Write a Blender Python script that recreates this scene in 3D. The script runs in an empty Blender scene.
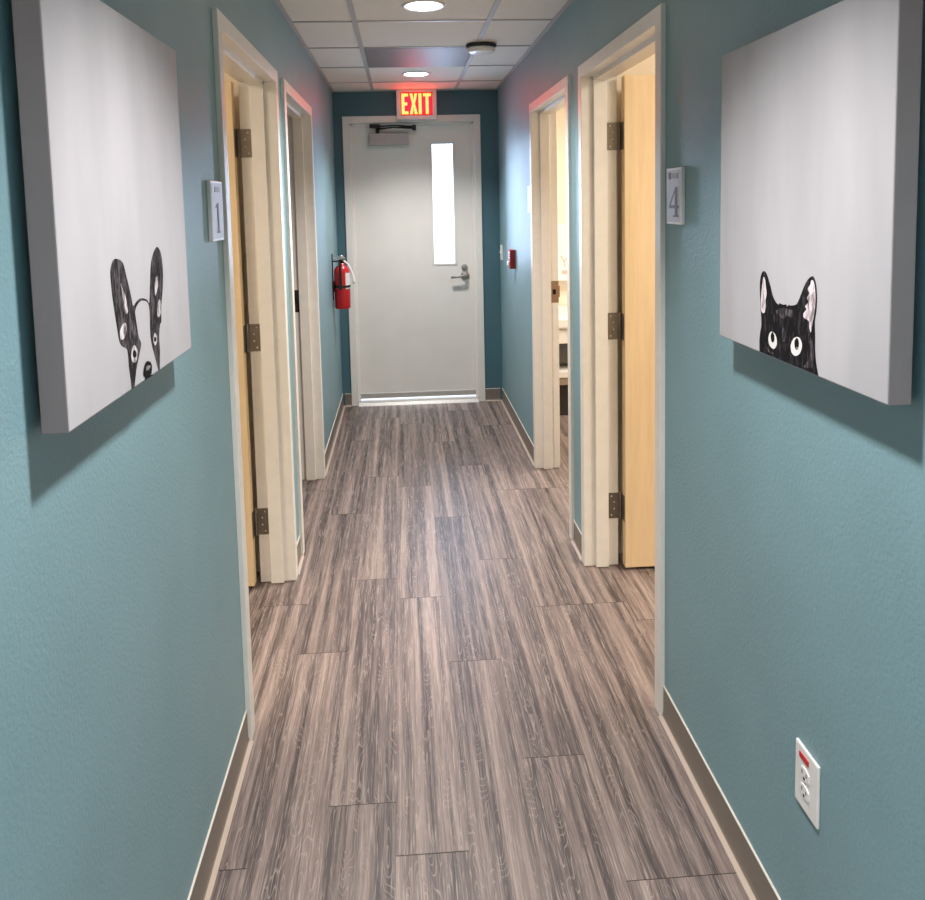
import bpy, bmesh, math, random
from mathutils import Vector, Matrix
random.seed(4)
S = bpy.context.scene
COL = S.collection

# ------------------------------------------------------------------ measures
XL, XR = -0.5156, 0.7791          # corridor wall faces
YB, YE = -2.4, 5.977              # back and end of the corridor
HC = 2.50                         # ceiling
WT = 0.124                        # wall thickness
FW, FH, CAS, PRO = 1.028, 2.184, 0.05, 0.015   # side door frames
L1, L2, R1, R2 = 2.191, 3.396, 2.186, 3.413    # near edges of the side door frames
EX, EW, EH = 0.0968, 1.0815, 2.305             # end door frame
RXL, RXR = -3.2, 3.4              # outer walls of the side rooms
LX = 0.123                        # line of the ceiling lights

# ------------------------------------------------------------------ materials
def lin(r, g, b):
    f = lambda c: (c/255)/12.92 if c/255 <= 0.04045 else ((c/255+0.055)/1.055)**2.4
    return (f(r), f(g), f(b), 1.0)

class NT:
    def __init__(s, name):
        s.m = bpy.data.materials.new(name); s.m.use_nodes = True
        s.t = s.m.node_tree; s.n = s.t.nodes; s.l = s.t.links
        s.p = s.n['Principled BSDF']; s.out = s.n['Material Output']
    def node(s, typ, **kw):
        n = s.n.new(typ)
        for k, v in kw.items(): setattr(n, k, v)
        return n
    def link(s, a, b): s.l.new(a, b)
    def noise(s, vec, scale, detail=2.0, rough=0.5, dist=0.0):
        n = s.node('ShaderNodeTexNoise'); n.inputs['Scale'].default_value = scale
        n.inputs['Detail'].default_value = detail; n.inputs['Roughness'].default_value = rough
        n.inputs['Distortion'].default_value = dist
        s.link(vec, n.inputs['Vector']); return n.outputs['Fac']
    def ramp(s, fac, stops):
        n = s.node('ShaderNodeValToRGB'); cr = n.color_ramp
        while len(cr.elements) < len(stops): cr.elements.new(0.5)
        for e, (p, c) in zip(cr.elements, stops):
            e.position = p; e.color = c
        s.link(fac, n.inputs['Fac']); return n.outputs['Color']
    def mapping(s, vec, scale):
        n = s.node('ShaderNodeMapping'); n.inputs['Scale'].default_value = scale
        s.link(vec, n.inputs['Vector']); return n.outputs['Vector']
    def mix(s, fac, a, b, mode='MIX'):
        n = s.node('ShaderNodeMix'); n.data_type = 'RGBA'; n.blend_type = mode
        if isinstance(fac, float): n.inputs['Factor'].default_value = fac
        else: s.link(fac, n.inputs['Factor'])
        for sock, v in ((n.inputs['A'], a), (n.inputs['B'], b)):
            if isinstance(v, tuple): sock.default_value = v
            else: s.link(v, sock)
        return n.outputs['Result']
    def bump(s, h, strength, dist):
        n = s.node('ShaderNodeBump'); n.inputs['Strength'].default_value = strength
        n.inputs['Distance'].default_value = dist
        s.link(h, n.inputs['Height']); s.link(n.outputs['Normal'], s.p.inputs['Normal'])

def plain(name, rgb, rough=0.5, metal=0.0, var=0.05, scale=18, bump=0.0, bscale=200, spec=0.5):
    """Procedural paint/plastic/metal: slight colour variation by noise and optional fine bump."""
    t = NT(name); g = t.node('ShaderNodeNewGeometry').outputs['Position']
    c = lin(*rgb); f = t.noise(g, scale, 3)
    lo = tuple(x*(1-var) for x in c[:3])+(1,); hi = tuple(min(1, x*(1+var)) for x in c[:3])+(1,)
    t.link(t.ramp(f, [(0.3, lo), (0.7, hi)]), t.p.inputs['Base Color'])
    t.p.inputs['Roughness'].default_value = rough; t.p.inputs['Metallic'].default_value = metal
    t.p.inputs['Specular IOR Level'].default_value = spec
    if bump: t.bump(t.noise(g, bscale, 2), bump, 0.002)
    return t.m

def emit(name, rgb, strength, base=None):
    t = NT(name); t.p.inputs['Base Color'].default_value = lin(*(base or rgb))
    t.p.inputs['Emission Color'].default_value = lin(*rgb)
    t.p.inputs['Emission Strength'].default_value = strength
    return t.m

def wall_paint(name, rgb, rough=0.42):
    t = NT(name); g = t.node('ShaderNodeNewGeometry').outputs['Position']
    c = lin(*rgb); f = t.noise(g, 3.0, 2)
    t.link(t.ramp(f, [(0.3, tuple(x*.95 for x in c[:3])+(1,)), (0.7, tuple(x*1.05 for x in c[:3])+(1,))]), t.p.inputs['Base Color'])
    t.p.inputs['Roughness'].default_value = rough
    t.bump(t.noise(g, 130, 2, .55), 0.34, 0.003)
    return t.m

def floor_mat():
    t = NT('vinyl_plank'); uv = t.node('ShaderNodeUVMap'); uv.uv_map = 'plank'
    at = t.node('ShaderNodeAttribute'); at.attribute_name = 'rnd'
    off = t.node('ShaderNodeVectorMath', operation='SCALE'); off.inputs['Scale'].default_value = 37.0
    t.link(at.outputs['Color'], off.inputs[0])
    add = t.node('ShaderNodeVectorMath', operation='ADD'); t.link(uv.outputs['UV'], add.inputs[0]); t.link(off.outputs['Vector'], add.inputs[1])
    v = add.outputs['Vector']
    # wavy, cathedral-like displacement of the grain
    wob = t.noise(t.mapping(v, (9, 2.2, 1)), 1.0, 2)
    wv = t.node('ShaderNodeVectorMath', operation='MULTIPLY_ADD')
    cmb = t.node('ShaderNodeCombineXYZ'); t.link(wob, cmb.inputs['X'])
    t.link(cmb.outputs['Vector'], wv.inputs[0]); wv.inputs[1].default_value = (0.014, 0, 0); t.link(v, wv.inputs[2])
    vv = wv.outputs['Vector']
    broad = t.noise(t.mapping(vv, (30, 0.5, 1)), 1.0, 2, .5)
    mid = t.noise(t.mapping(vv, (95, 1.7, 1)), 1.0, 3, .6)
    fine = t.noise(t.mapping(vv, (300, 9.0, 1)), 1.0, 3, .65)
    c1 = t.ramp(broad, [(0.37, lin(66, 57, 58)), (0.45, lin(92, 81, 79)), (0.50, lin(136, 122, 117)), (0.58, lin(152, 136, 130)), (0.65, lin(182, 166, 157))])
    c2 = t.ramp(mid, [(0.34, lin(62, 53, 53)), (0.5, lin(118, 105, 102)), (0.66, lin(186, 170, 162))])
    c = t.mix(0.38, c1, c2)
    fl = t.ramp(fine, [(0.53, (0, 0, 0, 1)), (0.68, (1, 1, 1, 1))])
    c = t.mix(t.mix(1.0, fl, (.58, .58, .58, 1), 'MULTIPLY'), c, lin(208, 194, 186))
    fd = t.ramp(fine, [(0.30, (1, 1, 1, 1)), (0.44, (0, 0, 0, 1))])
    c = t.mix(t.mix(1.0, fd, (.5, .5, .5, 1), 'MULTIPLY'), c, lin(58, 49, 47))
    # cathedral lines: contour lines of a slow noise
    slow = t.noise(t.mapping(vv, (20, 3.2, 1)), 1.0, 1.5, .4)
    mu = t.node('ShaderNodeMath', operation='MULTIPLY'); mu.inputs[1].default_value = 26.0; t.link(slow, mu.inputs[0])
    frc = t.node('ShaderNodeMath', operation='FRACT'); t.link(mu.outputs[0], frc.inputs[0])
    brk = t.noise(t.mapping(vv, (34, 3.0, 1)), 1.0, 2)
    ml = t.ramp(frc.outputs[0], [(0.0, (0, 0, 0, 1)), (0.38, (0, 0, 0, 1)), (0.50, (1, 1, 1, 1)), (0.62, (0, 0, 0, 1))])
    mb = t.ramp(brk, [(0.46, (0, 0, 0, 1)), (0.60, (.52, .52, .52, 1))])
    c = t.mix(t.mix(1.0, ml, mb, 'MULTIPLY'), c, lin(206, 190, 180))
    # plank to plank tone
    sep = t.node('ShaderNodeSeparateColor'); t.link(at.outputs['Color'], sep.inputs['Color'])
    tone = t.ramp(sep.outputs['Blue'], [(0.0, (.56, .535, .525, 1)), (1.0, (.75, .715, .70, 1))])
    c = t.mix(1.0, c, tone, 'MULTIPLY')
    t.link(c, t.p.inputs['Base Color'])
    t.p.inputs['Roughness'].default_value = 0.42; t.p.inputs['Specular IOR Level'].default_value = 0.5
    t.bump(fine, 0.25, 0.0015)
    return t.m

def wood_mat(name, dark, light, rough=0.4):
    t = NT(name); g = t.node('ShaderNodeNewGeometry').outputs['Position']
    n = t.noise(t.mapping(g, (30, 30, 1.6)), 1.0, 4, .6, .6)
    n2 = t.noise(t.mapping(g, (140, 140, 9)), 1.0, 2)
    c = t.mix(0.25, t.ramp(n, [(0.3, lin(*dark)), (0.7, lin(*light))]), t.ramp(n2, [(0.35, lin(*dark)), (0.65, lin(*light))]))
    t.link(c, t.p.inputs['Base Color']); t.p.inputs['Roughness'].default_value = rough
    return t.m

def fur_mat(name, dark, light, k=0.5):
    t = NT(name); g = t.node('ShaderNodeNewGeometry').outputs['Position']
    n = t.noise(t.mapping(g, (1, 130, 38)), 1.0, 3, .6)
    t.link(t.ramp(n, [(k, lin(*dark)), (min(.95, k+.22), lin(*light))]), t.p.inputs['Base Color'])
    t.p.inputs['Roughness'].default_value = .85; t.p.inputs['Specular IOR Level'].default_value = .15
    return t.m

def canvas_mat():
    t = NT('canvas_white'); g = t.node('ShaderNodeNewGeometry').outputs['Position']
    f = t.noise(t.mapping(g, (1, 7, 1.5)), 1.0, 3)
    t.link(t.ramp(f, [(0.3, lin(164, 163, 168)), (0.7, lin(182, 180, 185))]), t.p.inputs['Base Color'])
    t.p.inputs['Roughness'].default_value = .62
    t.bump(t.noise(g, 900, 1), 0.12, 0.001)
    return t.m

M = {}
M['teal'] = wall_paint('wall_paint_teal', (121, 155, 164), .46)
M['teal_end'] = wall_paint('wall_paint_end', (68, 103, 115), .48)  # same teal, darkened in colour to imitate weaker light on the end wall
M['cream_wall'] = wall_paint('wall_paint_cream', (232, 222, 204), .6)
M['floor'] = floor_mat()
M['ceil'] = plain('ceiling_tile', (234, 226, 215), .85, var=.05, scale=120, bump=.35, bscale=160)
M['tbar'] = plain('ceiling_grid_metal', (178, 172, 166), .5, var=.02)
M['frame'] = plain('frame_paint', (228, 224, 218), .35, var=.03)
M['white_door'] = plain('white_door_paint', (230, 227, 222), .42, var=.02, scale=6)
M['maple'] = wood_mat('maple_veneer', (212, 184, 144), (228, 203, 164))
M['base'] = plain('cove_base', (122, 112, 103), .45, var=.04)
M['caulk'] = plain('base_top_edge', (205, 200, 190), .5, var=.02)  # paler strip along the top of the base
M['nickel'] = plain('satin_nickel', (120, 112, 104), .42, .7, var=.06, scale=60)
M['screw'] = plain('screw_steel', (215, 210, 200), .3, .8)
M['bronze'] = plain('dark_bronze', (52, 42, 36), .45, .5)
M['brass'] = plain('dull_brass', (150, 124, 100), .5, .5)
M['black'] = plain('black_plastic', (22, 21, 22), .5)
M['hole'] = plain('dark_hole', (10, 8, 7), .9)
M['white_pl'] = plain('white_plastic', (232, 230, 228), .35, var=.02)
M['grey_pl'] = plain('grey_plastic', (176, 172, 172), .45, var=.03)
M['red'] = plain('red_enamel', (196, 24, 34), .28, var=.05)
M['red_dark'] = plain('red_plastic', (150, 18, 28), .4)
M['chrome'] = plain('bright_metal', (205, 205, 205), .25, .9)
M['alu'] = plain('brushed_aluminium', (205, 203, 200), .35, .6)
M['canvas'] = canvas_mat()
M['canvas_side'] = plain('canvas_side', (186, 164, 166), .8, var=.03)
M['ink'] = fur_mat('printed_dark_fur', (26, 24, 26), (88, 82, 85), .44)
M['ink_cat'] = fur_mat('printed_black_fur', (14, 13, 15), (66, 62, 67), .52)
M['ink_light'] = fur_mat('printed_light_streaks', (96, 92, 94), (206, 200, 203), .38)
M['ink_ear'] = fur_mat('printed_pale_ear', (118, 104, 110), (222, 210, 216), .34)
M['ink_dim'] = fur_mat('printed_dim_fur', (40, 36, 40), (112, 104, 110), .45)
M['ink_black'] = plain('printed_black', (12, 11, 12), .85, spec=.15)
M['ink_white'] = plain('printed_white', (222, 220, 220), .6)
M['ink_grey'] = plain('printed_grey', (120, 116, 118), .6)
M['sign_face'] = plain('sign_face', (188, 186, 194), .4, var=.02)
M['numeral'] = plain('numeral_grey', (112, 108, 116), .5)
M['sign_mark'] = plain('sign_mark', (164, 162, 168), .5)
M['panel'] = plain('grey_gloss_panel', (122, 114, 113), .5, .0, var=.03, spec=.18)
M['wood_dark'] = wood_mat('wood_edge', (120, 84, 52), (140, 100, 66))
M['exit_glow'] = emit('exit_letter_glow', (255, 120, 52), 3.4)
M['exit_face'] = emit('exit_face_red', (255, 22, 48), 0.34, (150, 50, 62))
M['lens'] = emit('light_lens', (255, 248, 238), 14.0)
M['table_dark'] = plain('dark_underside', (44, 38, 36), .6)
M['tan'] = plain('tan_edge', (150, 132, 116), .6)
M['paving'] = plain('outdoor_concrete', (205, 205, 200), .9, bump=.3)
M['rubber'] = plain('grey_rubber', (92, 90, 90), .6)

def glass_mat():
    t = NT('window_glass'); t.n.remove(t.p)
    tr = t.node('ShaderNodeBsdfTransparent'); gl = t.node('ShaderNodeBsdfGlossy'); gl.inputs['Roughness'].default_value = .05
    fr = t.node('ShaderNodeFresnel'); fr.inputs['IOR'].default_value = 1.45
    mx = t.node('ShaderNodeMixShader'); t.link(fr.outputs['Fac'], mx.inputs['Fac'])
    t.link(tr.outputs['BSDF'], mx.inputs[1]); t.link(gl.outputs['BSDF'], mx.inputs[2]); t.link(mx.outputs['Shader'], t.out.inputs['Surface'])
    return t.m
M['glass'] = glass_mat()

# ------------------------------------------------------------------ mesh helpers
class MB:
    """Collects shapes in world coordinates and links them as ONE mesh object."""
    def __init__(s): s.bm = bmesh.new(); s.mats = []
    def _mi(s, mat):
        if mat not in s.mats: s.mats.append(mat)
        return s.mats.index(mat)
    def box(s, a, b, mat, bev=0.0, seg=2):
        x0, x1 = sorted((a[0], b[0])); y0, y1 = sorted((a[1], b[1])); z0, z1 = sorted((a[2], b[2]))
        r = bmesh.ops.create_cube(s.bm, size=1.0)
        bmesh.ops.scale(s.bm, vec=(x1-x0, y1-y0, z1-z0), verts=r['verts'])
        bmesh.ops.translate(s.bm, vec=((x0+x1)/2, (y0+y1)/2, (z0+z1)/2), verts=r['verts'])
        fs = set(f for v in r['verts'] for f in v.link_faces); mi = s._mi(mat)
        for f in fs: f.material_index = mi
        if bev:
            es = list(set(e for v in r['verts'] for e in v.link_edges))
            o = bmesh.ops.bevel(s.bm, geom=es, offset=bev, segments=seg, affect='EDGES', profile=.5)
            for f in o['faces']: f.material_index = mi
        return s
    def poly(s, pts, mat, flip=False):
        """flat polygon from 3D points (triangulated)"""
        from mathutils.geometry import tessellate_polygon
        vs = [s.bm.verts.new(p) for p in pts]; mi = s._mi(mat)
        for t in tessellate_polygon([[Vector(p) for p in pts]]):
            t = list(t) if not flip else list(t)[::-1]
            try:
                f = s.bm.faces.new([vs[i] for i in t]); f.material_index = mi
            except ValueError: pass
        return s
    def prism(s, pts, off, mat):
        """closed 3D outline extruded by the vector off"""
        from mathutils.geometry import tessellate_polygon
        n = len(pts); off = Vector(off); mi = s._mi(mat)
        a = [s.bm.verts.new(p) for p in pts]; b = [s.bm.verts.new(Vector(p)+off) for p in pts]
        fs = []
        for t in tessellate_polygon([[Vector(p) for p in pts]]):
            fs.append(s.bm.faces.new([a[i] for i in t])); fs.append(s.bm.faces.new([b[i] for i in reversed(t)]))
        for i in range(n):
            fs.append(s.bm.faces.new([a[i], a[(i+1) % n], b[(i+1) % n], b[i]]))
        for f in fs: f.material_index = mi
        bmesh.ops.recalc_face_normals(s.bm, faces=fs)
        return s
    def lathe(s, prof, center, mat, axis='Z', n=32, smooth=True):
        """profile of (radius, height) revolved about an axis through center"""
        c = Vector(center); mi = s._mi(mat); rings = []
        def P(r, h, a):
            x, y = r*math.cos(a), r*math.sin(a)
            return c + {'Z': Vector((x, y, h)), 'Y': Vector((x, h, y)), 'X': Vector((h, x, y))}[axis]
        for r, h in prof:
            if r < 1e-6: rings.append([s.bm.verts.new(P(0, h, 0))])
            else: rings.append([s.bm.verts.new(P(r, h, 2*math.pi*i/n)) for i in range(n)])
        fs = []
        for A, B in zip(rings, rings[1:]):
            for i in range(n):
                j = (i+1) % n
                q = [A[i % len(A)], A[j % len(A)], B[j % len(B)], B[i % len(B)]]
                q = list(dict.fromkeys(q))
                if len(q) >= 3:
                    fs.append(s.bm.faces.new(q))
        for f in fs: f.material_index = mi; f.smooth = smooth
        bmesh.ops.recalc_face_normals(s.bm, faces=fs)
        return s
    def tube(s, pts, r, mat, n=10):
        pts = [Vector(p) for p in pts]; mi = s._mi(mat); rings = []; up = Vector((0.123, 0.31, 0.94)).normalized()
        for i, p in enumerate(pts):
            d = (pts[min(i+1, len(pts)-1)] - pts[max(i-1, 0)]).normalized()
            u = d.cross(up).normalized(); v = d.cross(u)
            rr = r[i] if isinstance(r, (list, tuple)) else r
            rings.append([s.bm.verts.new(p + u*rr*math.cos(2*math.pi*k/n) + v*rr*math.sin(2*math.pi*k/n)) for k in range(n)])
        fs = []
        for A, B in zip(rings, rings[1:]):
            for k in range(n): fs.append(s.bm.faces.new([A[k], A[(k+1) % n], B[(k+1) % n], B[k]]))
        fs.append(s.bm.faces.new(rings[0][::-1])); fs.append(s.bm.faces.new(rings[-1]))
        for f in fs: f.material_index = mi; f.smooth = True
        bmesh.ops.recalc_face_normals(s.bm, faces=fs)
        return s
    def build(s, name, parent=None, smooth_angle=None):
        off = Vector((0, 0, 0)); p = parent
        while p is not None: off += p.location; p = p.parent
        bmesh.ops.translate(s.bm, vec=-off, verts=s.bm.verts)
        # give each mesh its own origin
        if s.bm.verts and parent is None:
            lo = Vector([min(v.co[i] for v in s.bm.verts) for i in range(3)]); hi = Vector([max(v.co[i] for v in s.bm.verts) for i in range(3)])
            o0 = Vector(((lo.x+hi.x)/2, (lo.y+hi.y)/2, lo.z))
            bmesh.ops.translate(s.bm, vec=-o0, verts=s.bm.verts)
        else: o0 = Vector((0, 0, 0))
        me = bpy.data.meshes.new(name); s.bm.to_mesh(me); s.bm.free()
        for m in s.mats: me.materials.append(m)
        o = bpy.data.objects.new(name, me); COL.objects.link(o)
        o.location = o0
        if parent is not None: o.parent = parent
        return o

def tag(o, label, cat, group=None, kind=None):
    o['label'] = label; o['category'] = cat
    if group: o['group'] = group
    if kind: o['kind'] = kind
    return o
def thing(name, loc, label, cat, group=None, kind=None):
    o = bpy.data.objects.new(name, None); o.empty_display_size = .1
    COL.objects.link(o); o.location = loc
    return tag(o, label, cat, group, kind)
def struct(o, label, cat): return tag(o, label, cat, kind='structure')

# ------------------------------------------------------------------ FLOOR
def make_floor():
    edges = [-0.61 + 0.1835*i for i in range(9)]
    seams = {-1: 1.76, 0: 2.97, 1: 2.627, 2: 1.92, 3: 2.975, 4: 2.53, 5: 2.05, 6: 1.635, 7: 2.86}
    x0 = edges[0]; PW, PL = 0.1835, 1.225
    bm = bmesh.new(); uvl = bm.loops.layers.uv.new('plank'); cl = bm.loops.layers.float_color.new('rnd')
    i0 = int(math.floor((RXL-x0)/PW)); i1 = int(math.ceil((RXR-x0)/PW))
    for i in range(i0, i1):
        xa, xb = x0+PW*i, x0+PW*(i+1)
        rs = random.Random(i*7+3)
        key = {0: 0, 1: 1, 2: 2, 3: 3, 4: 4, 5: 5, 6: 6, 7: 7}.get(i)
        sy = seams[key] if key is not None else rs.uniform(0, PL)
        k0 = int(math.floor((YB-0.2-sy)/PL)); k1 = int(math.ceil((6.4-sy)/PL))
        for k in range(k0, k1):
            ya, yb = max(sy+PL*k, YB-.2), min(sy+PL*(k+1), 6.2)
            if yb <= ya: continue
            xa_, xb_ = max(xa, RXL), min(xb, RXR)
            rnd = (rs.random(), rs.random(), rs.random(), 1)
            g = 0.0; ge = .0011; zz = .0
            c = [(xa_+g, ya+ge), (xb_-g, ya+ge), (xb_-g, yb-ge), (xa_+g, yb-ge)]
            f = bm.faces.new([bm.verts.new((x, y, zz)) for x, y in c])
            for lp, (x, y) in zip(f.loops, c):
                lp[uvl].uv = (x-xa, y-sy-PL*k); lp[cl] = rnd
            f.material_index = 0
    # dark bed under the joints
    f = bm.faces.new([bm.verts.new(p) for p in ((RXL, YB-.2, -.0012), (RXR, YB-.2, -.0012), (RXR, 6.2, -.0012), (RXL, 6.2, -.0012))])
    f.material_index = 1
    me = bpy.data.meshes.new('floor'); bm.to_mesh(me); bm.free()
    me.materials.append(M['floor']); me.materials.append(plain('joint_shadow', (52, 44, 41), .9))
    o = bpy.data.objects.new('floor', me); COL.objects.link(o)
    struct(o, 'grey brown wood look plank floor running down the corridor', 'floor')
make_floor()

# ------------------------------------------------------------------ WALLS
def side_wall(name, X0, s, doors, label):
    b = MB(); ys = [YB]
    t, r = M['teal'], M['cream_wall']
    xa, xb = X0, X0+s*WT; segs = []
    y = YB
    for d in doors:
        segs.append((y, d)); y = d+FW
    segs.append((y, YE+.15))
    for a, c in segs: b.box((xa, a, -.001), (xb, c, HC), t)
    for d in doors: b.box((xa, d, FH), (xb, d+FW, HC), t)
    bmesh.ops.remove_doubles(b.bm, verts=b.bm.verts, dist=1e-5)
    mi = b._mi(r)
    for f in b.bm.faces:
        n = f.normal if f.normal.length else f.calc_center_median()
        f.normal_update()
        if f.normal.x*s > .9: f.material_index = mi
    o = b.build(name); struct(o, label, 'wall')
side_wall('wall_left', XL, -1, (L1, L2), 'teal left corridor wall with two door openings')
side_wall('wall_right', XR, 1, (R1, R2), 'teal right corridor wall with two door openings')
b = MB(); ex0, ex1 = EX-EW/2, EX+EW/2
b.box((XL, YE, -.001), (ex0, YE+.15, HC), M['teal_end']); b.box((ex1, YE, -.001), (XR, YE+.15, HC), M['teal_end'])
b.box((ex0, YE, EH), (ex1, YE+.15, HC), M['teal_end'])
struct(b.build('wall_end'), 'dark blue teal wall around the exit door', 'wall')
b = MB(); b.box((XL, YB-.12, -.001), (XR, YB, HC), M['cream_wall']); struct(b.build('wall_back'), 'cream wall behind the viewer', 'wall')
# side rooms
def room(tag_, s, X0, ya, yb, side):
    xi = X0+s*WT; xo = RXR if s > 0 else RXL
    b = MB(); b.box((xi, ya-.05, -.001), (xo, ya, HC), M['cream_wall']); b.box((xi, yb, -.001), (xo, yb+.05, HC), M['cream_wall'])
    b.box((xo, ya-.05, -.001), (xo+s*.05, yb+.05, HC), M['cream_wall'])
    struct(b.build('wall_'+side), 'cream walls inside the %s' % tag_, 'wall')
room('near room on the left', -1, XL, 0.9, 3.27, 'left_near_room')
room('far room on the left', -1, XL, 3.37, 6.08, 'left_far_room')
room('near room on the right', 1, XR, 0.9, 3.27, 'right_near_room')
room('far room on the right', 1, XR, 3.37, 6.08, 'right_far_room')

# ------------------------------------------------------------------ CEILING
b = MB(); b.box((RXL, YB-.2, HC), (RXR, 6.2, HC+.05), M['ceil'])
struct(b.build('ceiling'), 'pale beige suspended ceiling tiles', 'ceiling')
GX = (-0.20, 0.447); rows = [3.10+.612*i for i in range(-9, 5)]
b = MB()
for gx in GX: b.box((gx-.012, YB, HC-.005), (gx+.012, YE, HC), M['tbar'])
for gy in rows:
    if gy < YE-.03: b.box((XL, gy-.010, HC-.004), (XR, gy+.010, HC), M['tbar'])
b.box((XL, YB, HC-.006), (XL+.02, YE, HC), M['tbar']); b.box((XR-.02, YB, HC-.006), (XR, YE, HC), M['tbar'])
b.box((XL, YE-.02, HC-.006), (XR, YE, HC), M['tbar'])
struct(b.build('trim_1'), 'pale metal grid bars between the ceiling tiles', 'ceiling grid')

# ------------------------------------------------------------------ BASEBOARDS
def base_run(b, p0, p1, nrm):
    """cove base from p0 to p1 (xy), nrm points into the corridor"""
    prof = [(0, .0), (.016, .0), (.0155, .002), (.010, .004), (.006, .009), (.004, .018), (.0035, .098), (0, .100)]
    d = Vector((p1[0]-p0[0], p1[1]-p0[1], 0)); n = Vector((nrm[0], nrm[1], 0))
    pts = [Vector((p0[0], p0[1], .0005))+n*u+Vector((0, 0, z)) for u, z in prof]
    b.prism(pts, d, M['base'])
    b.prism([Vector((p0[0], p0[1], 0))+n*u+Vector((0, 0, z)) for u, z in ((0, .099), (.0045, .099), (.0045, .1025), (0, .1035))], d, M['caulk'])
    b.prism([Vector((p0[0], p0[1], 0))+n*u+Vector((0, 0, z)) for u, z in ((0.0035, .0006), (.0195, .0006), (.0195, .0016), (.0125, .0048), (.0075, .0075), (.0055, .0075))], d, M['toe'])
M['grey_pl2'] = plain('grey_slots', (96, 94, 94), .5)
M['toe'] = plain('base_toe', (178, 160, 146), .5, var=.03)  # toe coloured lighter to imitate light caught from above
b = MB()
for a, c in ((YB, L1), (L1+FW, L2), (L2+FW, YE)): base_run(b, (XL, a), (XL, c), (1, 0))
struct(b.build('baseboard_left'), 'taupe cove base along the left wall', 'baseboard')
b = MB()
for a, c in ((YB, R1), (R1+FW, R2), (R2+FW, YE)): base_run(b, (XR, a), (XR, c), (-1, 0))
struct(b.build('baseboard_right'), 'taupe cove base along the right wall', 'baseboard')
b = MB(); base_run(b, (XL+.02, YE), (ex0, YE), (0, -1)); base_run(b, (ex1, YE), (XR-.02, YE), (0, -1))
struct(b.build('baseboard_end'), 'taupe cove base on both sides of the exit door', 'baseboard')

# ------------------------------------------------------------------ SIDE DOORS
def side_door(name, X0, s, y0, hinge_far, label, strike=None):
    root = thing(name, (X0, y0+FW/2, 0), label, 'door', kind='structure')
    P = lambda u, v, z: (X0+s*u, y0+v, z)
    f = M['frame']; b = MB(); d0, d1 = -PRO, WT+PRO
    for v0, v1, st in ((0, CAS, 1), (FW-CAS, FW, -1)):
        b.box(P(d0, v0, .001), P(d1, v1, FH), f, .0025)
        e = CAS if st > 0 else FW-CAS
        b.box(P(.036, e-.001*st, .001), P(.092, e+.016*st, FH-CAS), f, .002)
    b.box(P(d0, CAS-.003, FH-CAS), P(d1, FW-CAS+.003, FH), f, .0025)
    b.box(P(.036, CAS, FH-CAS+.001), P(.092, FW-CAS, FH-CAS-.016), f, .002)
    b.build('door_frame', root)
    # leaf swung 90 degrees into the room
    vh = FW-CAS-.003 if hinge_far else CAS+.003; q = -1 if hinge_far else 1
    b = MB(); b.box(P(.154, vh+q*.010, .014), P(.154+.905, vh+q*.054, FH-CAS-.004), M['maple'], .002)
    leaf = b.build('door_leaf', root)
    for side in (0, 1):
        yy = vh+q*(.054 if side else .010); yd = q*(1 if side else -1); b = MB()
        b.lathe([(0, 0), (.032, 0), (.032, yd*.010), (0, yd*.012)], P(.160+.835, yy, 1.02), M['nickel'], 'Y', 20)
        pts = [P(.995, yy+yd*.010, 1.02), P(.995, yy+yd*.05, 1.02), P(.985, yy+yd*.058, 1.02), P(.88, yy+yd*.058, 1.02)]
        b.tube(pts, .009, M['nickel']); b.build('lever_handle', leaf)
    for zc in (.274, 1.074, 1.885):
        b = MB(); vj = FW-CAS if hinge_far else CAS
        b.box(P(.0935, vj, zc-.058), P(.141, vj+q*.003, zc+.058), M['nickel'], .0006, 1)
        b.lathe([(0, -.060), (.004, -.060), (.0062, -.057), (.0062, .057), (.004, .060), (0, .060)], P(.147, vh+q*.004, zc), M['nickel'], 'Z', 14)
        b.box(P(.1525, vh+q*.004, zc-.057), P(.1540, vh+q*.044, zc+.057), M['nickel'])
        h = b.build('hinge', root)
        for k, (du, dz) in enumerate(((.108, .043), (.120, .016), (.120, -.014), (.108, -.042))):
            b = MB(); b.lathe([(0, 0), (.0042, 0), (.003, q*.0016), (0, q*.002)], P(du, vj+q*.003, zc+dz), M['screw'], 'Y', 10)
            b.build('screw', h)
    if strike:
        m, z0, z1 = strike; vj = CAS if not hinge_far else FW-CAS
        vv = FW-CAS if not hinge_far else CAS; sg = -1 if not hinge_far else 1
        b = MB(); b.box(P(.095, vv, z0), P(.1395, vv+sg*.002, z1), m, .0005, 1)
        b.prism([P(.1395, vv, z0+.03), P(.1395, vv+sg*.002, z0+.03), P(.147, vv-sg*.002, z0+.034), P(.147, vv-sg*.004, z0+.034)], (0, 0, (z1-z0)-.062), m)
        st = b.build('strike_plate', root); zc = (z0+z1)/2
        b = MB(); b.box(P(.103, vv+sg*.002, zc-.015), P(.123, vv+sg*.0026, zc+.015), M['hole']); b.build('latch_hole', st)
    return root
side_door('door_1', XL, -1, L1, True, 'open maple door in a cream steel frame, beside the number 1 sign')
side_door('door_2', XL, -1, L2, False, 'open doorway to the dark room, beyond door 1 on the left', (M['bronze'], 1.005, 1.135))
side_door('door_3', XR, 1, R1, True, 'open maple door in a cream steel frame, beside the number 4 sign')
side_door('door_4', XR, 1, R2, False, 'open doorway to the bright room, farther along the right wall', (M['brass'], 1.012, 1.142))

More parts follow.
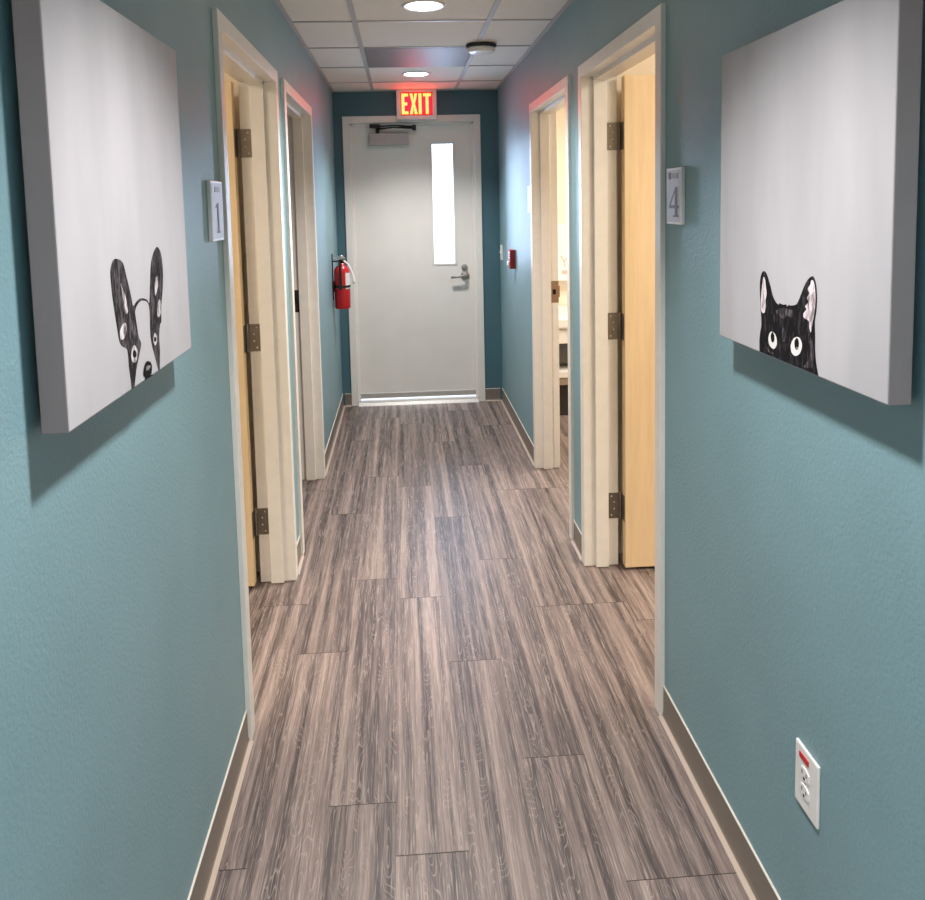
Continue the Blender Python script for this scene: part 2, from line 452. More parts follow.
# ------------------------------------------------------------------ EXIT DOOR
root = thing('door_5', (EX, YE, 0), 'white exit door with a tall narrow window at the corridor end', 'door', kind='structure')
fm = M['white_door']; b = MB(); yf, yr = YE-PRO, YE+.15
for xa, xb in ((ex0, ex0+.052), (ex1-.052, ex1)): b.box((xa, yf, .001), (xb, yr, EH), fm, .003)
b.box((ex0+.05, yf, EH-.052), (ex1-.05, yr, EH), fm, .003)
for xa, xb in ((ex0+.051, ex0+.072), (ex1-.072, ex1-.051)): b.box((xa, YE+.022, .03), (xb, YE+.045, EH-.052), fm, .002)
b.box((ex0+.052, YE+.022, EH-.072), (ex1-.052, YE+.045, EH-.051), fm, .002)
b.build('door_frame', root)
wx0, wx1, wz0, wz1 = .250, .420, 1.130, 2.085
lx0, lx1, ly0, ly1 = ex0+.056, ex1-.056, YE+.046, YE+.09
b = MB(); lz1 = EH-.056
b.box((lx0, ly0, .05), (wx0, ly1, lz1), fm); b.box((wx1, ly0, .05), (lx1, ly1, lz1), fm)
b.box((wx0, ly0, .05), (wx1, ly1, wz0), fm); b.box((wx0, ly0, wz1), (wx1, ly1, lz1), fm)
leaf = b.build('door_leaf', root)
b = MB(); k = .014
for a, c in (((wx0-k, wz0-k), (wx0+.003, wz1+k)), ((wx1-.003, wz0-k), (wx1+k, wz1+k)), ((wx0, wz0-k), (wx1, wz0+.003)), ((wx0, wz1-.003), (wx1, wz1+k))):
    b.box((a[0], ly0-.005, a[1]), (c[0], ly0+.002, c[1]), fm, .002)
b.build('window_trim', leaf)
b = MB(); b.box((wx0, ly0+.02, wz0), (wx1, ly0+.026, wz1), M['glass']); b.build('window_pane', leaf)
hx = .497
M['lever'] = plain('lever_metal', (168, 163, 158), .35, .7, var=.05, scale=60)
b = MB(); b.lathe([(0, .004), (.034, .004), (.036, 0), (.034, -.010), (.016, -.014), (.013, -.045), (0, -.046)], (hx, ly0, 1.028), M['lever'], 'Y', 24)
b.tube([(hx, ly0-.045, 1.028), (hx-.02, ly0-.052, 1.028), (hx-.06, ly0-.053, 1.024), (hx-.118, ly0-.050, 1.018)], [.012, .0115, .010, .009], M['lever'])
b.build('lever_handle', leaf)
b = MB(); b.lathe([(0, .003), (.025, .003), (.025, -.012), (.018, -.016), (0, -.016)], (hx-.004, ly0, 1.096), M['lever'], 'Y', 22); b.build('deadbolt', leaf)
b = MB(); b.box((lx0, ly0-.012, .046), (lx1, ly0+.001, .088), M['alu'], .002); b.build('door_sweep', leaf)
b = MB(); b.prism([(lx0, YE-.03, .001), (lx0, YE-.015, .024), (lx0, YE+.02, .032), (lx0, YE+.1, .032), (lx0, YE+.1, .001)], (lx1-lx0, 0, 0), M['alu']); b.build('threshold', root)
b = MB(); b.box((-.238, ly0-.055, 2.078), (.072, ly0, 2.172), M['grey_pl'], .006)
cl = b.build('door_closer', root)
b = MB(); ya = ly0-.040
b.lathe([(0, 0), (.014, 0), (.014, .045), (0, .045)], (-.172, ya, 2.168), M['black'], 'Z', 14)
b.tube([(-.172, ya, 2.205), (-.05, ya-.045, 2.212), (.115, ya-.02, 2.207)], [.009, .006, .009], M['black'])
b.tube([(.115, ya-.02, 2.215), (-.03, ya-.06, 2.226), (-.215, ya-.01, 2.222)], [.008, .006, .008], M['black'])
b.lathe([(0, -.022), (.015, -.022), (.015, .022), (0, .022)], (.115, ya-.02, 2.210), M['black'], 'Z', 14)
b.box((-.235, ya-.03, 2.213), (-.15, ya+.02, EH-.066), M['black'], .003)
b.build('closer_arm', cl)
# outdoors, seen through the narrow window
b = MB(); b.box((-8, 6.25, -.2), (8, 24, -.02), M['paving']); struct(b.build('ground_outdoor'), 'bright concrete outside beyond the door window', 'ground')

# ------------------------------------------------------------------ EXIT SIGN
ES = (-.018, .294, 2.268, 2.4985); sx0, sx1, sz0, sz1 = ES; sy1 = YE-PRO-.001; sy0 = sy1-.048
root = thing('exit_sign', ((sx0+sx1)/2, sy1, sz0), 'lit red EXIT sign in a pale housing above the white door', 'sign')
b = MB(); b.box((sx0, sy0, sz0), (sx1, sy1, sz1), M['white_pl'], .004)
b.box((.06, sy1-.001, 2.35), (.21, YE, 2.47), M['white_pl']); b.build('housing', root)
b = MB(); b.box((sx0+.032, sy0-.0015, sz0+.030), (sx1-.032, sy0+.001, sz1-.022), M['exit_face']); b.build('face_plate', root)
lz0, lz1, st = sz0+.040, sz1-.032, .023
def L_(b, pts): b.prism([(x, sy0-.0045, z) for x, z in pts], (0, .003, 0), M['exit_glow'])
def rect(x0, z0, x1, z1): return [(x0, z0), (x1, z0), (x1, z1), (x0, z1)]
lw = .052; xs = [sx0+.040, sx0+.103, sx0+.172, sx0+.207]; zm = (lz0+lz1)/2
b = MB(); x = xs[0]
L_(b, [(x, lz0), (x+lw, lz0), (x+lw, lz0+st), (x+st, lz0+st), (x+st, zm-st/2), (x+lw*.85, zm-st/2), (x+lw*.85, zm+st/2), (x+st, zm+st/2), (x+st, lz1-st), (x+lw, lz1-st), (x+lw, lz1), (x, lz1)]); b.build('letter', root)
b = MB(); x = xs[1]; w = .060
L_(b, [(x, lz0), (x+st, lz0), (x+w/2, zm-.024), (x+w-st, lz0), (x+w, lz0), (x+w/2+.0115, zm), (x+w, lz1), (x+w-st, lz1), (x+w/2, zm+.024), (x+st, lz1), (x, lz1), (x+w/2-.0115, zm)]); b.build('letter', root)
b = MB(); L_(b, rect(xs[2], lz0, xs[2]+st, lz1)); b.build('letter', root)
b = MB(); x = xs[3]; w = .062; L_(b, [(x+w/2-st/2, lz0), (x+w/2+st/2, lz0), (x+w/2+st/2, lz1-st), (x+w, lz1-st), (x+w, lz1), (x, lz1), (x, lz1-st), (x+w/2-st/2, lz1-st)]); b.build('letter', root)

# ------------------------------------------------------------------ CEILING FITTINGS
def downlight(y, label):
    r = thing('downlight', (LX, y, HC), label, 'ceiling light', 'recessed ceiling lights')
    b = MB(); b.lathe([(.078, .0), (.080, -.006), (.088, -.008), (.097, -.005), (.100, 0)], (LX, y, HC), M['white_pl'], 'Z', 40); b.build('trim_ring', r)
    b = MB(); b.lathe([(.082, -.003), (.060, -.0075), (.030, -.010), (0, -.011)], (LX, y, HC), M['lens'], 'Z', 40); b.build('lens', r)
downlight(3.426, 'round glowing recessed light at the top of the picture')
downlight(5.21, 'round glowing recessed light nearest the exit sign')
r = thing('smoke_detector', (.470, 4.28, HC), 'round white smoke detector with a dark base on the ceiling', 'detector')
b = MB(); b.lathe([(0, 0), (.086, 0), (.086, -.008), (.070, -.016), (0, -.016)], (.470, 4.28, HC-.005), M['black'], 'Z', 36); b.build('base', r)  # black base also stands in for the shadow above the cover
b = MB(); b.lathe([(0, -.012), (.066, -.012), (.078, -.018), (.078, -.030), (.066, -.040), (.030, -.043), (0, -.043)], (.470, 4.28, HC-.005), M['white_pl'], 'Z', 36); b.build('cover', r)
y0, y1 = rows[11]-0 if False else 4.334, 4.926
b = MB(); b.box((GX[0]+.014, y0, HC-.006), (GX[1]-.014, y1, HC), M['panel'], .002)
tag(b.build('ceiling_panel'), 'dull grey glossy panel set among the pale ceiling tiles', 'ceiling panel')

# ------------------------------------------------------------------ CANVAS PRINTS
def smooth(pts, z0, k=3):
    n = len(pts); out = []
    for i in range(n):
        p0, p1, p2, p3 = pts[i-1], pts[i], pts[(i+1) % n], pts[(i+2) % n]
        if p1[1] < z0 or p2[1] < z0:
            out.append(tuple(p1)); continue
        for j in range(k):
            t = j/k
            out.append(tuple(.5*(2*b+(c-a)*t+(2*a-5*b+4*c-d)*t*t+(3*b-a-3*c+d)*t**3) for a, b, c, d in zip(p0, p1, p2, p3)))
    return out
def canvas(name, X0, s, y0, y1, z0, z1, layers, label):
    """s points from the wall into the corridor"""
    r = thing(name, (X0, (y0+y1)/2, z0), label, 'canvas print')
    xb, xf = X0+s*.012, X0+s*.050
    b = MB(); b.box((xb, y0, z0), (xf, y1, z1), M['canvas_side'], .0025)
    mi = b._mi(M['canvas'])
    for f in b.bm.faces:
        f.normal_update()
        if f.normal.x*s > .9: f.material_index = mi
    for i, (pts, mat) in enumerate(layers):
        x = xf+s*(.00012+.00007*i)
        P3 = [(x, max(y0+.0005, min(y1-.0005, y)), max(z0+.0008, z)) for y, z in smooth(pts, z0+.012)]
        b.poly(P3, M[mat])
    b.build('canvas', r)
    b = MB(); w = .035; e = .055
    for a, c in (((y0+e, z0+e), (y0+e+w, z1-e)), ((y1-e-w, z0+e), (y1-e, z1-e)), ((y0+e+w, z0+e), (y1-e-w, z0+e+w)), ((y0+e+w, z1-e-w), (y1-e-w, z1-e))):
        b.box((X0, a[0], a[1]), (xb, c[0], c[1]), M['wood_dark'])
    b.build('stretcher_frame', r)
DOG = [([(1.246,1.547),(1.23,1.544),(1.219,1.531),(1.218,1.514),(1.22,1.49),(1.226,1.46),(1.232,1.435),(1.238,1.412),(1.251,1.401),(1.27,1.392),(1.273,1.362),(1.278,1.336),(1.279,1.32),(1.294,1.321),(1.302,1.34),(1.314,1.359),(1.329,1.376),(1.338,1.39),(1.329,1.402),(1.323,1.422),(1.318,1.443),(1.32,1.453),(1.331,1.46),(1.347,1.464),(1.363,1.463),(1.378,1.459),(1.388,1.451),(1.39,1.432),(1.388,1.412),(1.388,1.391),(1.394,1.373),(1.404,1.354),(1.414,1.334),(1.42,1.322),(1.429,1.322),(1.436,1.354),(1.436,1.383),(1.445,1.406),(1.454,1.411),(1.458,1.439),(1.473,1.473),(1.48,1.508),(1.474,1.54),(1.46,1.552),(1.449,1.554),(1.43,1.545),(1.413,1.527),(1.402,1.494),(1.392,1.456),(1.382,1.462),(1.363,1.467),(1.345,1.469),(1.326,1.466),(1.31,1.461),(1.305,1.473),(1.297,1.493),(1.286,1.516),(1.273,1.539)], 'ink'),
    ([(1.259,1.506),(1.266,1.496),(1.276,1.483),(1.282,1.467),(1.283,1.454),(1.271,1.453),(1.269,1.472),(1.263,1.488)], 'ink_light'),
    ([(1.256,1.437),(1.271,1.437),(1.273,1.425),(1.261,1.414),(1.245,1.414),(1.243,1.427)], 'ink_light'),
    ([(1.434,1.496),(1.445,1.499),(1.445,1.483),(1.435,1.47),(1.426,1.464),(1.426,1.482)], 'ink_light'),
    ([(1.442,1.452),(1.454,1.45),(1.452,1.429),(1.44,1.421),(1.431,1.429)], 'ink_light'),
    ([(1.294,1.437),(1.311,1.434),(1.315,1.417),(1.301,1.407),(1.295,1.418)], 'ink_dim'),
    ([(1.302,1.394),(1.315,1.385),(1.318,1.373),(1.306,1.364),(1.292,1.366),(1.286,1.377),(1.291,1.388)], 'ink_light'),
    ([(1.302,1.386),(1.31,1.38),(1.309,1.373),(1.299,1.372),(1.293,1.378),(1.295,1.384)], 'ink_black'),
    ([(1.411,1.396),(1.421,1.389),(1.421,1.378),(1.41,1.373),(1.401,1.379),(1.401,1.389)], 'ink_light'),
    ([(1.411,1.389),(1.417,1.384),(1.412,1.379),(1.405,1.383),(1.406,1.388)], 'ink_black'),
    ([(1.363,1.353),(1.38,1.347),(1.385,1.336),(1.381,1.326),(1.363,1.324),(1.346,1.326),(1.338,1.333),(1.342,1.345),(1.351,1.352)], 'ink_black'),
    ([(1.339,1.324),(1.359,1.326),(1.385,1.324),(1.387,1.32),(1.358,1.322),(1.345,1.32)], 'ink_black'),
    ([(1.357,1.345),(1.374,1.343),(1.376,1.339),(1.364,1.337),(1.354,1.338)], 'ink_grey')]
CAT = [([(1.475,1.472),(1.485,1.465),(1.491,1.445),(1.489,1.416),(1.485,1.386),(1.482,1.36),(1.487,1.344),(1.49,1.323),(1.489,1.304),(1.268,1.304),(1.275,1.321),(1.28,1.346),(1.281,1.372),(1.283,1.398),(1.279,1.417),(1.277,1.443),(1.281,1.465),(1.288,1.477),(1.295,1.479),(1.307,1.473),(1.319,1.461),(1.33,1.444),(1.342,1.426),(1.35,1.42),(1.368,1.416),(1.374,1.417),(1.379,1.413),(1.385,1.416),(1.395,1.414),(1.409,1.415),(1.413,1.412),(1.423,1.415),(1.435,1.425),(1.446,1.444),(1.457,1.461),(1.466,1.47)], 'ink_cat'),
    ([(1.423,1.398),(1.4,1.407),(1.373,1.408),(1.355,1.408),(1.362,1.393),(1.378,1.396),(1.394,1.386),(1.411,1.391)], 'ink_dim'),
    ([(1.468,1.332),(1.459,1.322),(1.444,1.312),(1.426,1.313),(1.44,1.308),(1.462,1.313)], 'ink_dim'),
    ([(1.298,1.369),(1.286,1.355),(1.284,1.33),(1.289,1.313),(1.318,1.309),(1.304,1.323),(1.295,1.343)], 'ink_dim'),
    ([(1.395,1.369),(1.387,1.368),(1.385,1.353),(1.389,1.343),(1.396,1.343),(1.398,1.354)], 'ink_dim'),
    ([(1.475,1.46),(1.479,1.447),(1.483,1.425),(1.485,1.404),(1.481,1.388),(1.47,1.387),(1.463,1.398),(1.465,1.413),(1.461,1.428),(1.465,1.442),(1.468,1.455)], 'ink_ear'),
    ([(1.297,1.471),(1.29,1.471),(1.285,1.46),(1.282,1.439),(1.284,1.418),(1.289,1.4),(1.292,1.386),(1.296,1.377),(1.301,1.387),(1.303,1.397),(1.319,1.4),(1.321,1.408),(1.311,1.417),(1.316,1.422),(1.305,1.431),(1.31,1.438),(1.303,1.447),(1.308,1.455),(1.3,1.463)], 'ink_ear'),
    ([(1.288,1.426),(1.285,1.418),(1.29,1.404),(1.298,1.395),(1.296,1.409)], 'ink_grey'),
    ([(1.417,1.342),(1.416,1.336),(1.417,1.331),(1.42,1.327),(1.424,1.323),(1.428,1.321),(1.434,1.321),(1.439,1.322),(1.444,1.324),(1.448,1.328),(1.45,1.333),(1.451,1.339),(1.449,1.344),(1.447,1.348),(1.443,1.352),(1.438,1.354),(1.432,1.354),(1.427,1.353),(1.422,1.35),(1.419,1.346)], 'ink_white'),
    ([(1.324,1.345),(1.326,1.339),(1.329,1.334),(1.334,1.329),(1.34,1.326),(1.346,1.324),(1.352,1.324),(1.357,1.326),(1.361,1.329),(1.363,1.334),(1.364,1.339),(1.362,1.345),(1.358,1.351),(1.353,1.356),(1.347,1.359),(1.341,1.361),(1.335,1.361),(1.33,1.359),(1.326,1.355),(1.324,1.351)], 'ink_white'),
    ([(1.426,1.345),(1.426,1.34),(1.428,1.336),(1.43,1.334),(1.434,1.333),(1.437,1.334),(1.439,1.337),(1.441,1.342),(1.441,1.346),(1.439,1.35),(1.436,1.353),(1.433,1.354),(1.43,1.352),(1.427,1.349)], 'ink_black'),
    ([(1.334,1.349),(1.335,1.344),(1.337,1.34),(1.34,1.337),(1.343,1.336),(1.347,1.338),(1.349,1.341),(1.35,1.346),(1.35,1.351),(1.347,1.355),(1.344,1.358),(1.341,1.359),(1.337,1.357),(1.335,1.354)], 'ink_black'),
    ([(1.336,1.34),(1.337,1.339),(1.339,1.337),(1.341,1.337),(1.343,1.337),(1.344,1.339),(1.344,1.341),(1.342,1.342),(1.339,1.342),(1.337,1.342)], 'ink_grey')]
canvas('canvas_print', XL, 1, 1.040, 1.645, 1.321, 1.957, DOG, 'white canvas of a peeking black and white dog, left wall')
canvas('canvas_print', XR, -1, 1.078, 1.686, 1.302, 1.940, CAT, 'white canvas of a peeking black cat, right wall')

# ------------------------------------------------------------------ ROOM SIGNS
def room_sign(X0, s, yn, yf, z0, z1, num, label):
    """plate on the wall; reading direction runs away from the viewer on the left wall and towards on the right"""
    r = thing('room_sign', (X0, (yn+yf)/2, z0), label, 'sign', 'room number signs')
    xf = X0+s*.011
    b = MB(); b.box((X0, yn, z0), (xf, yf, z1), M['white_pl'], .0018); b.build('plate', r)
    b = MB(); b.box((xf-s*.0003, yn+.006, z0+.006), (xf+s*.0004, yf-.006, z1-.006), M['sign_face']); b.build('insert', r)
    W = yf-yn; H = z1-z0
    # u runs along the reading direction
    Y = (lambda u: yn+u*W) if s > 0 else (lambda u: yf-u*W)
    def shape(pts, mat): b.prism([(xf+s*.0004, Y(u), z0+v*H) for u, v in pts], (s*.0012, 0, 0), mat)
    if num == '1':
        b = MB(); shape([(.40, .13), (.66, .13), (.66, .155), (.58, .165), (.58, .63), (.50, .63), (.34, .575), (.34, .555), (.47, .565), (.47, .165), (.40, .155)], M['numeral']); b.build('numeral', r)
    if num == '4':
        b = MB()
        shape([(.22, .285), (.60, .285), (.60, .165), (.48, .155), (.48, .13), (.83, .13), (.83, .155), (.73, .165), (.73, .285), (.84, .285), (.84, .335), (.73, .335), (.73, .66), (.64, .66), (.22, .335)], M['numeral'])
        b.build('numeral', r)
        b = MB(); b.prism([(xf+s*.0014, Y(u), z0+v*H) for u, v in ((.34, .34), (.60, .34), (.60, .56))], (s*.0005, 0, 0), M['sign_face']); b.build('numeral_opening', r)
    b = MB()
    if num == '1': shape([(.30, .81), (.72, .81), (.72, .90), (.30, .90)], M['sign_mark']); b.build('small_mark', r)
    elif num == '4':
        shape([(.16, .80), (.30, .80), (.30, .92), (.16, .92)], M['numeral']); shape([(.42, .81), (.76, .81), (.76, .90), (.42, .90)], M['sign_mark'])
        b.build('small_mark', r)
    else: b.bm.free()
room_sign(XL, 1, 2.036, 2.163, 1.534, 1.698, '1', 'white wall sign with the number 1 beside the left door')
room_sign(XR, -1, 2.030, 2.146, 1.548, 1.707, '4', 'white wall sign with the number 4 beside the right door')
room_sign(XR, -1, 4.448, 4.560, 1.550, 1.708, '', 'narrow white wall sign seen edge on, beyond the far right doorway')

# ------------------------------------------------------------------ OUTLET
yn, yf, z0, z1 = 1.319, 1.403, .391, .521
r = thing('power_outlet', (XR, (yn+yf)/2, z0), 'white outlet plate with a red insert low on the right wall', 'outlet')
b = MB(); b.prism([(XR, yn, z0), (XR-.002, yn, z0), (XR-.0065, yn+.006, z0+.006), (XR-.0065, yf-.006, z0+.006), (XR-.002, yf, z0), (XR, yf, z0)], (0, 0, .0001), M['white_pl'])
b.bm.clear(); b.mats = []
b.box((XR, yn, z0), (XR-.0065, yf, z1), M['white_pl'], .0028, 2); b.build('cover_plate', r)
Y = lambda u: yf-u*(yf-yn); Z = lambda v: z0+v*(z1-z0)
b = MB(); b.box((XR-.0065, Y(.22), Z(.80)), (XR-.0085, Y(.62), Z(.89)), M['red'], .0005, 1); b.build('red_insert', r)
for vc in (.61, .33):
    b = MB(); n = 20
    pts = [(XR-.0060, Y(.47+.23*max(-.82, min(.82, math.cos(a)))), Z(vc+.105*math.sin(a))) for a in [2*math.pi*i/n for i in range(n)]]
    b.prism(pts, (-.0030, 0, 0), M['white_pl']); so = b.build('socket', r)
    b = MB()
    for uu, hh in ((.38, .055), (.56, .045)): b.box((XR-.0090, Y(uu-.02), Z(vc-hh*.2)), (XR-.0094, Y(uu+.02), Z(vc+hh)), M['grey_pl2'])
    b.lathe([(0, -.0003), (.0032, -.0003), (.0032, .0002), (0, .0002)], (XR-.0091, Y(.47), Z(vc-.058)), M['hole'], 'X', 12)
    b.build('slots', so)
b = MB(); b.lathe([(0, -.0012), (.002, -.001), (.0026, .0004), (0, .0005)], (XR-.0066, Y(.47), Z(.47)), M['grey_pl'], 'X', 12); b.build('screw', r)

# ------------------------------------------------------------------ LIGHT SWITCH, PULL STATION
yn, yf, z0, z1 = 5.815, 5.892, 1.160, 1.276
r = thing('light_switch', (XR, 5.85, z0), 'white light switch at the far end of the right wall', 'switch')
b = MB(); b.box((XR, yn, z0), (XR-.010, yf, z1), M['white_pl'], .002); b.build('cover_plate', r)
b = MB(); b.box((XR-.010, yn+.03, z0+.048), (XR-.018, yn+.045, z0+.070), M['white_pl'], .002); b.build('toggle', r)
yn, yf, z0, z1 = 5.15, 5.25, 1.150, 1.282
r = thing('alarm_pull_station', (XR, 5.20, z0), 'dark red fire alarm pull station on the right wall', 'fire alarm')
b = MB(); b.box((XR, yn, z0), (XR-.040, yf, z1), M['red_dark'], .004); b.build('case', r)
b = MB(); b.box((XR-.040, yn+.015, z0+.022), (XR-.050, yf-.015, z0+.050), M['white_pl'], .003); b.build('pull_bar', r)
b = MB()
for k, (a, c) in enumerate(((.02, .075), (.03, .065), (.02, .08))):
    b.box((XR-.0398, yn+a, z0+.072+k*.017), (XR-.0408, yn+c, z0+.080+k*.017), M['white_pl'])
b.build('white_marking', r)

# ------------------------------------------------------------------ FIRE EXTINGUISHER
cx, cy, cz = -.447, 5.47, .868
r = thing('fire_extinguisher', (cx, cy, cz), 'red fire extinguisher hung on the left wall by the exit door', 'fire extinguisher')
R = .057; b = MB()
b.lathe([(0, 0), (R-.006, 0), (R-.002, .004), (R, .012), (R, .262), (R-.004, .284), (R-.016, .304), (.024, .316), (.019, .320), (.019, .330), (0, .330)], (cx, cy, cz), M['red'], 'Z', 36); cyl = b.build('cylinder', r)
def band(h0, h1, a0, a1, mat, name, parent, rr=R+.0012, n=14):
    b = MB(); mi = b._mi(mat)
    A = [(cx+rr*math.cos(a0+(a1-a0)*i/n), cy+rr*math.sin(a0+(a1-a0)*i/n)) for i in range(n+1)]
    lo = [b.bm.verts.new((x, y, cz+h0)) for x, y in A]; hi = [b.bm.verts.new((x, y, cz+h1)) for x, y in A]
    for i in range(n):
        f = b.bm.faces.new([lo[i], lo[i+1], hi[i+1], hi[i]]); f.smooth = True; f.material_index = mi
    return b.build(name, parent)
band(.145, .262, -1.05, .35, M['white_pl'], 'instruction_label', cyl)
band(.155, .172, -3.3, 3.0, M['black'], 'strap', r, R+.003, 30)
b = MB(); b.box((cx-.016, cy-R-.010, cz+.165), (cx+.004, cy-R-.002, cz+.33), M['black'], .003)  # upright black strip stands in for a dark reflection on the cylinder
b.box((cx-.022, cy-R-.012, cz+.146), (cx+.006, cy-R-.001, cz+.182), M['black'], .003); b.build('strap_buckle', r)
b = MB(); b.lathe([(0, .326), (.017, .326), (.017, .352), (.012, .362), (0, .362)], (cx, cy, cz), M['black'], 'Z', 18)
b.box((cx-.012, cy-.03, cz+.340), (cx+.012, cy+.02, cz+.356), M['black'], .003); b.build('valve', r)
b = MB()
b.prism([(cx-.055, cy-.008, cz+.352), (cx+.028, cy-.008, cz+.362), (cx+.028, cy-.008, cz+.368), (cx-.055, cy-.008, cz+.362)], (0, .016, 0), M['chrome'])
b.prism([(cx-.05, cy-.009, cz+.374), (cx+.020, cy-.009, cz+.366), (cx+.020, cy-.009, cz+.374), (cx-.052, cy-.009, cz+.386)], (0, .018, 0), M['chrome']); b.build('handle', r)
b = MB(); b.lathe([(0, .004), (.017, .004), (.017, -.012), (.014, -.014), (0, -.014)], (cx+.002, cy-.03, cz+.375), M['chrome'], 'Y', 20); b.build('gauge', r)
b = MB(); hp = []
for i in range(15):
    t = i/14; hp.append((cx+.014+.072*math.sin(t*1.45), cy-.004-.012*t, cz+.345-.165*t**1.6))
b.tube(hp, [.0075]*10+[.0085, .0095, .0105, .011, .011], M['white_pl'], 12); b.build('hose', r)
b = MB(); b.box((XL, cy-.02, cz+.06), (XL+.006, cy+.02, cz+.40), M['black']); b.box((XL, cy-.012, cz+.34), (cx-.015, cy+.012, cz+.35), M['black'])
b.box((XL, cy-.014, cz+.12), (cx-R+.002, cy+.014, cz+.2), M['black']); b.build('wall_bracket', r)

# ------------------------------------------------------------------ FAR RIGHT ROOM
ty = 5.42; tx0, tx1, tyb = 1.02, 2.30, 6.075
r = thing('treatment_table', (1.66, 5.75, 0), 'white table with a low shelf, glimpsed through the far right doorway', 'table')
b = MB(); b.box((tx0-.02, ty-.02, .672), (tx1, tyb-.01, .752), M['white_pl'], .014, 3); b.build('table_top', r)
b = MB(); b.box((tx0, ty, .560), (tx1-.02, ty+.02, .662), M['white_pl'], .003); b.build('drawer_front', r)
b = MB(); b.box((tx0, ty+.02, .560), (tx1-.02, tyb-.02, .672), M['white_pl']); b.build('apron', r)
b = MB(); b.box((tx0, ty+.01, .300), (tx1-.02, tyb-.02, .348), M['white_pl'], .003)
b.box((tx0, ty+.015, .245), (tx1-.02, ty+.04, .300), M['tan']); b.build('shelf', r)
b = MB(); b.box((tx0+.02, tyb-.06, .02), (tx1-.04, tyb-.04, .56), M['table_dark']); b.build('back_panel', r)
for lx in (tx0, tx1-.06):
    for ly in (ty+.02, tyb-.08):
        b = MB(); b.box((lx, ly, 0), (lx+.035, ly+.035, .56), M['white_pl'], .003); b.build('leg', r)
b = MB(); b.box((tx0+.04, ty+.06, .0), (tx1-.08, tyb-.1, .24), M['table_dark'], .01); b.build('under_box', r)
b = MB(); b.box((tx0+.04, ty+.16, .363), (tx1-.3, tyb-.1, .54), M['rubber'], .02); b.build('drawer_box', r)
r = thing('paper_dispenser', (1.3, 6.08, .97), 'white wall dispenser with faint red marks, inside the far right room', 'dispenser')
b = MB(); b.box((1.12, 5.98, .965), (1.62, 6.0795, 1.42), M['white_pl'], .008); b.build('case', r)
M['pale_red'] = plain('faded_red_print', (226, 170, 160), .6)
b = MB()
for pts in ([(1.295, 1.08), (1.305, 1.08), (1.305, 1.12), (1.335, 1.17), (1.325, 1.17), (1.30, 1.13), (1.275, 1.17), (1.265, 1.17), (1.295, 1.12)], [(1.28, 1.02), (1.32, 1.02), (1.32, 1.05), (1.28, 1.05)]):
    b.prism([(x, 5.9799, z) for x, z in pts], (0, -.001, 0), M['pale_red'])
b.build('printed_mark', r)

# ------------------------------------------------------------------ LIGHT
def lamp(name, typ, loc, energy, rgb=(255, 255, 255), rot=(0, 0, 0), **kw):
    d = bpy.data.lights.new(name, typ); d.energy = energy; d.color = lin(*rgb)[:3]
    for k, v in kw.items(): setattr(d, k, v)
    o = bpy.data.objects.new(name, d); COL.objects.link(o); o.location = loc; o.rotation_euler = rot
    return o
for y, e, sp, bl in ((-0.80, 200, 116, .7), (1.24, 118, 106, .8), (3.426, 100, 126, .9), (5.21, 92, 116, .85)):  # first entry is an unseen lamp added to fill the lower near walls
    lamp('downlight_lamp', 'SPOT', (LX, y, HC-.03), e, (255, 250, 246), spot_size=math.radians(sp), spot_blend=bl, shadow_soft_size=.06)
lamp('lobby_ceiling_lamp', 'AREA', (LX, -1.5, HC-.03), 20, (255, 246, 238), shape='RECTANGLE', size=1.0, size_y=1.2, spread=math.radians(115))  # unseen fill added behind the camera to brighten surfaces facing it
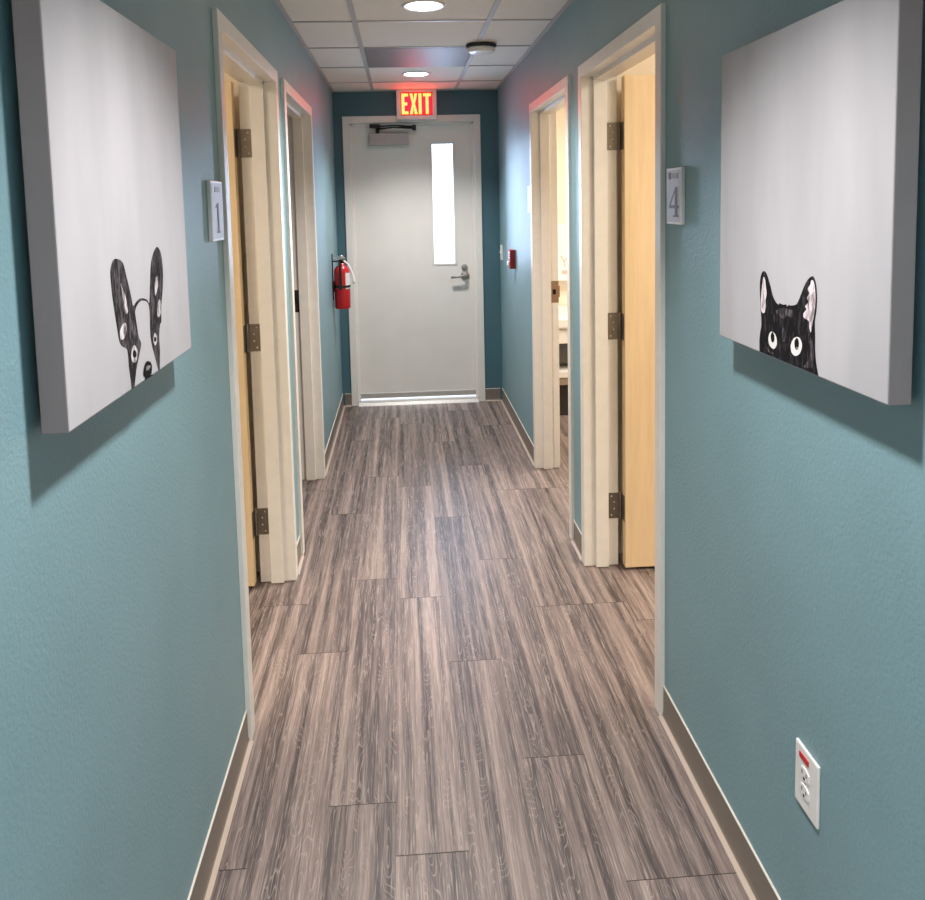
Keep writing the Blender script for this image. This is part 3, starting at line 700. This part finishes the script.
lamp('exit_sign_lamp', 'AREA', ((sx0+sx1)/2, sy0-.008, zm), 1.3, (255, 20, 50), (math.radians(90), 0, 0), shape='RECTANGLE', size=.22, size_y=.13)
lamp('near_right_room_lamp', 'AREA', (2.1, 2.0, HC-.02), 44, (255, 244, 226), shape='SQUARE', size=.8)
lamp('near_left_room_lamp', 'AREA', (-1.9, 1.9, HC-.02), 30, (255, 242, 222), shape='SQUARE', size=.8)
lamp('far_right_room_lamp', 'AREA', (2.0, 4.6, HC-.02), 46, (255, 248, 236), shape='SQUARE', size=.8)
lamp('window_daylight', 'AREA', ((wx0+wx1)/2, ly1+.03, (wz0+wz1)/2), 11, (192, 216, 255), (math.radians(-90), 0, 0), shape='RECTANGLE', size=wx1-wx0, size_y=wz1-wz0)

w = bpy.data.worlds.new('World'); S.world = w; w.use_nodes = True
bg = w.node_tree.nodes['Background']; bg.inputs['Color'].default_value = lin(225, 238, 255); bg.inputs['Strength'].default_value = 2.6

# ------------------------------------------------------------------ CAMERA
f, PX, PY, roll, pitch, yaw, H = 750.61, 445.56, 265.80, 0.0232, 0.0855, 0.0565, 1.6273
fwd = Vector((math.sin(yaw)*math.cos(pitch), math.cos(yaw)*math.cos(pitch), -math.sin(pitch)))
right = Vector((math.cos(yaw), -math.sin(yaw), 0)); up = right.cross(fwd)
r2 = right*math.cos(roll)-up*math.sin(roll); u2 = up*math.cos(roll)+right*math.sin(roll)
cam = bpy.data.cameras.new('Camera'); co = bpy.data.objects.new('Camera', cam); COL.objects.link(co)
m = Matrix((r2, u2, -fwd)).transposed().to_4x4(); m.translation = (0, 0, H); co.matrix_world = m
cam.sensor_fit = 'HORIZONTAL'; cam.sensor_width = 36; cam.lens = f*36/925
cam.shift_x = (462.5-PX)/925; cam.shift_y = (PY-450)/925; cam.clip_start = .05
S.camera = co
S.view_settings.view_transform = 'Standard'; S.view_settings.look = 'None'
S.view_settings.exposure = 0.46
S.view_settings.gamma = 1.03
S.cycles.diffuse_bounces = 6; S.cycles.max_bounces = 12; S.cycles.sample_clamp_indirect = 6
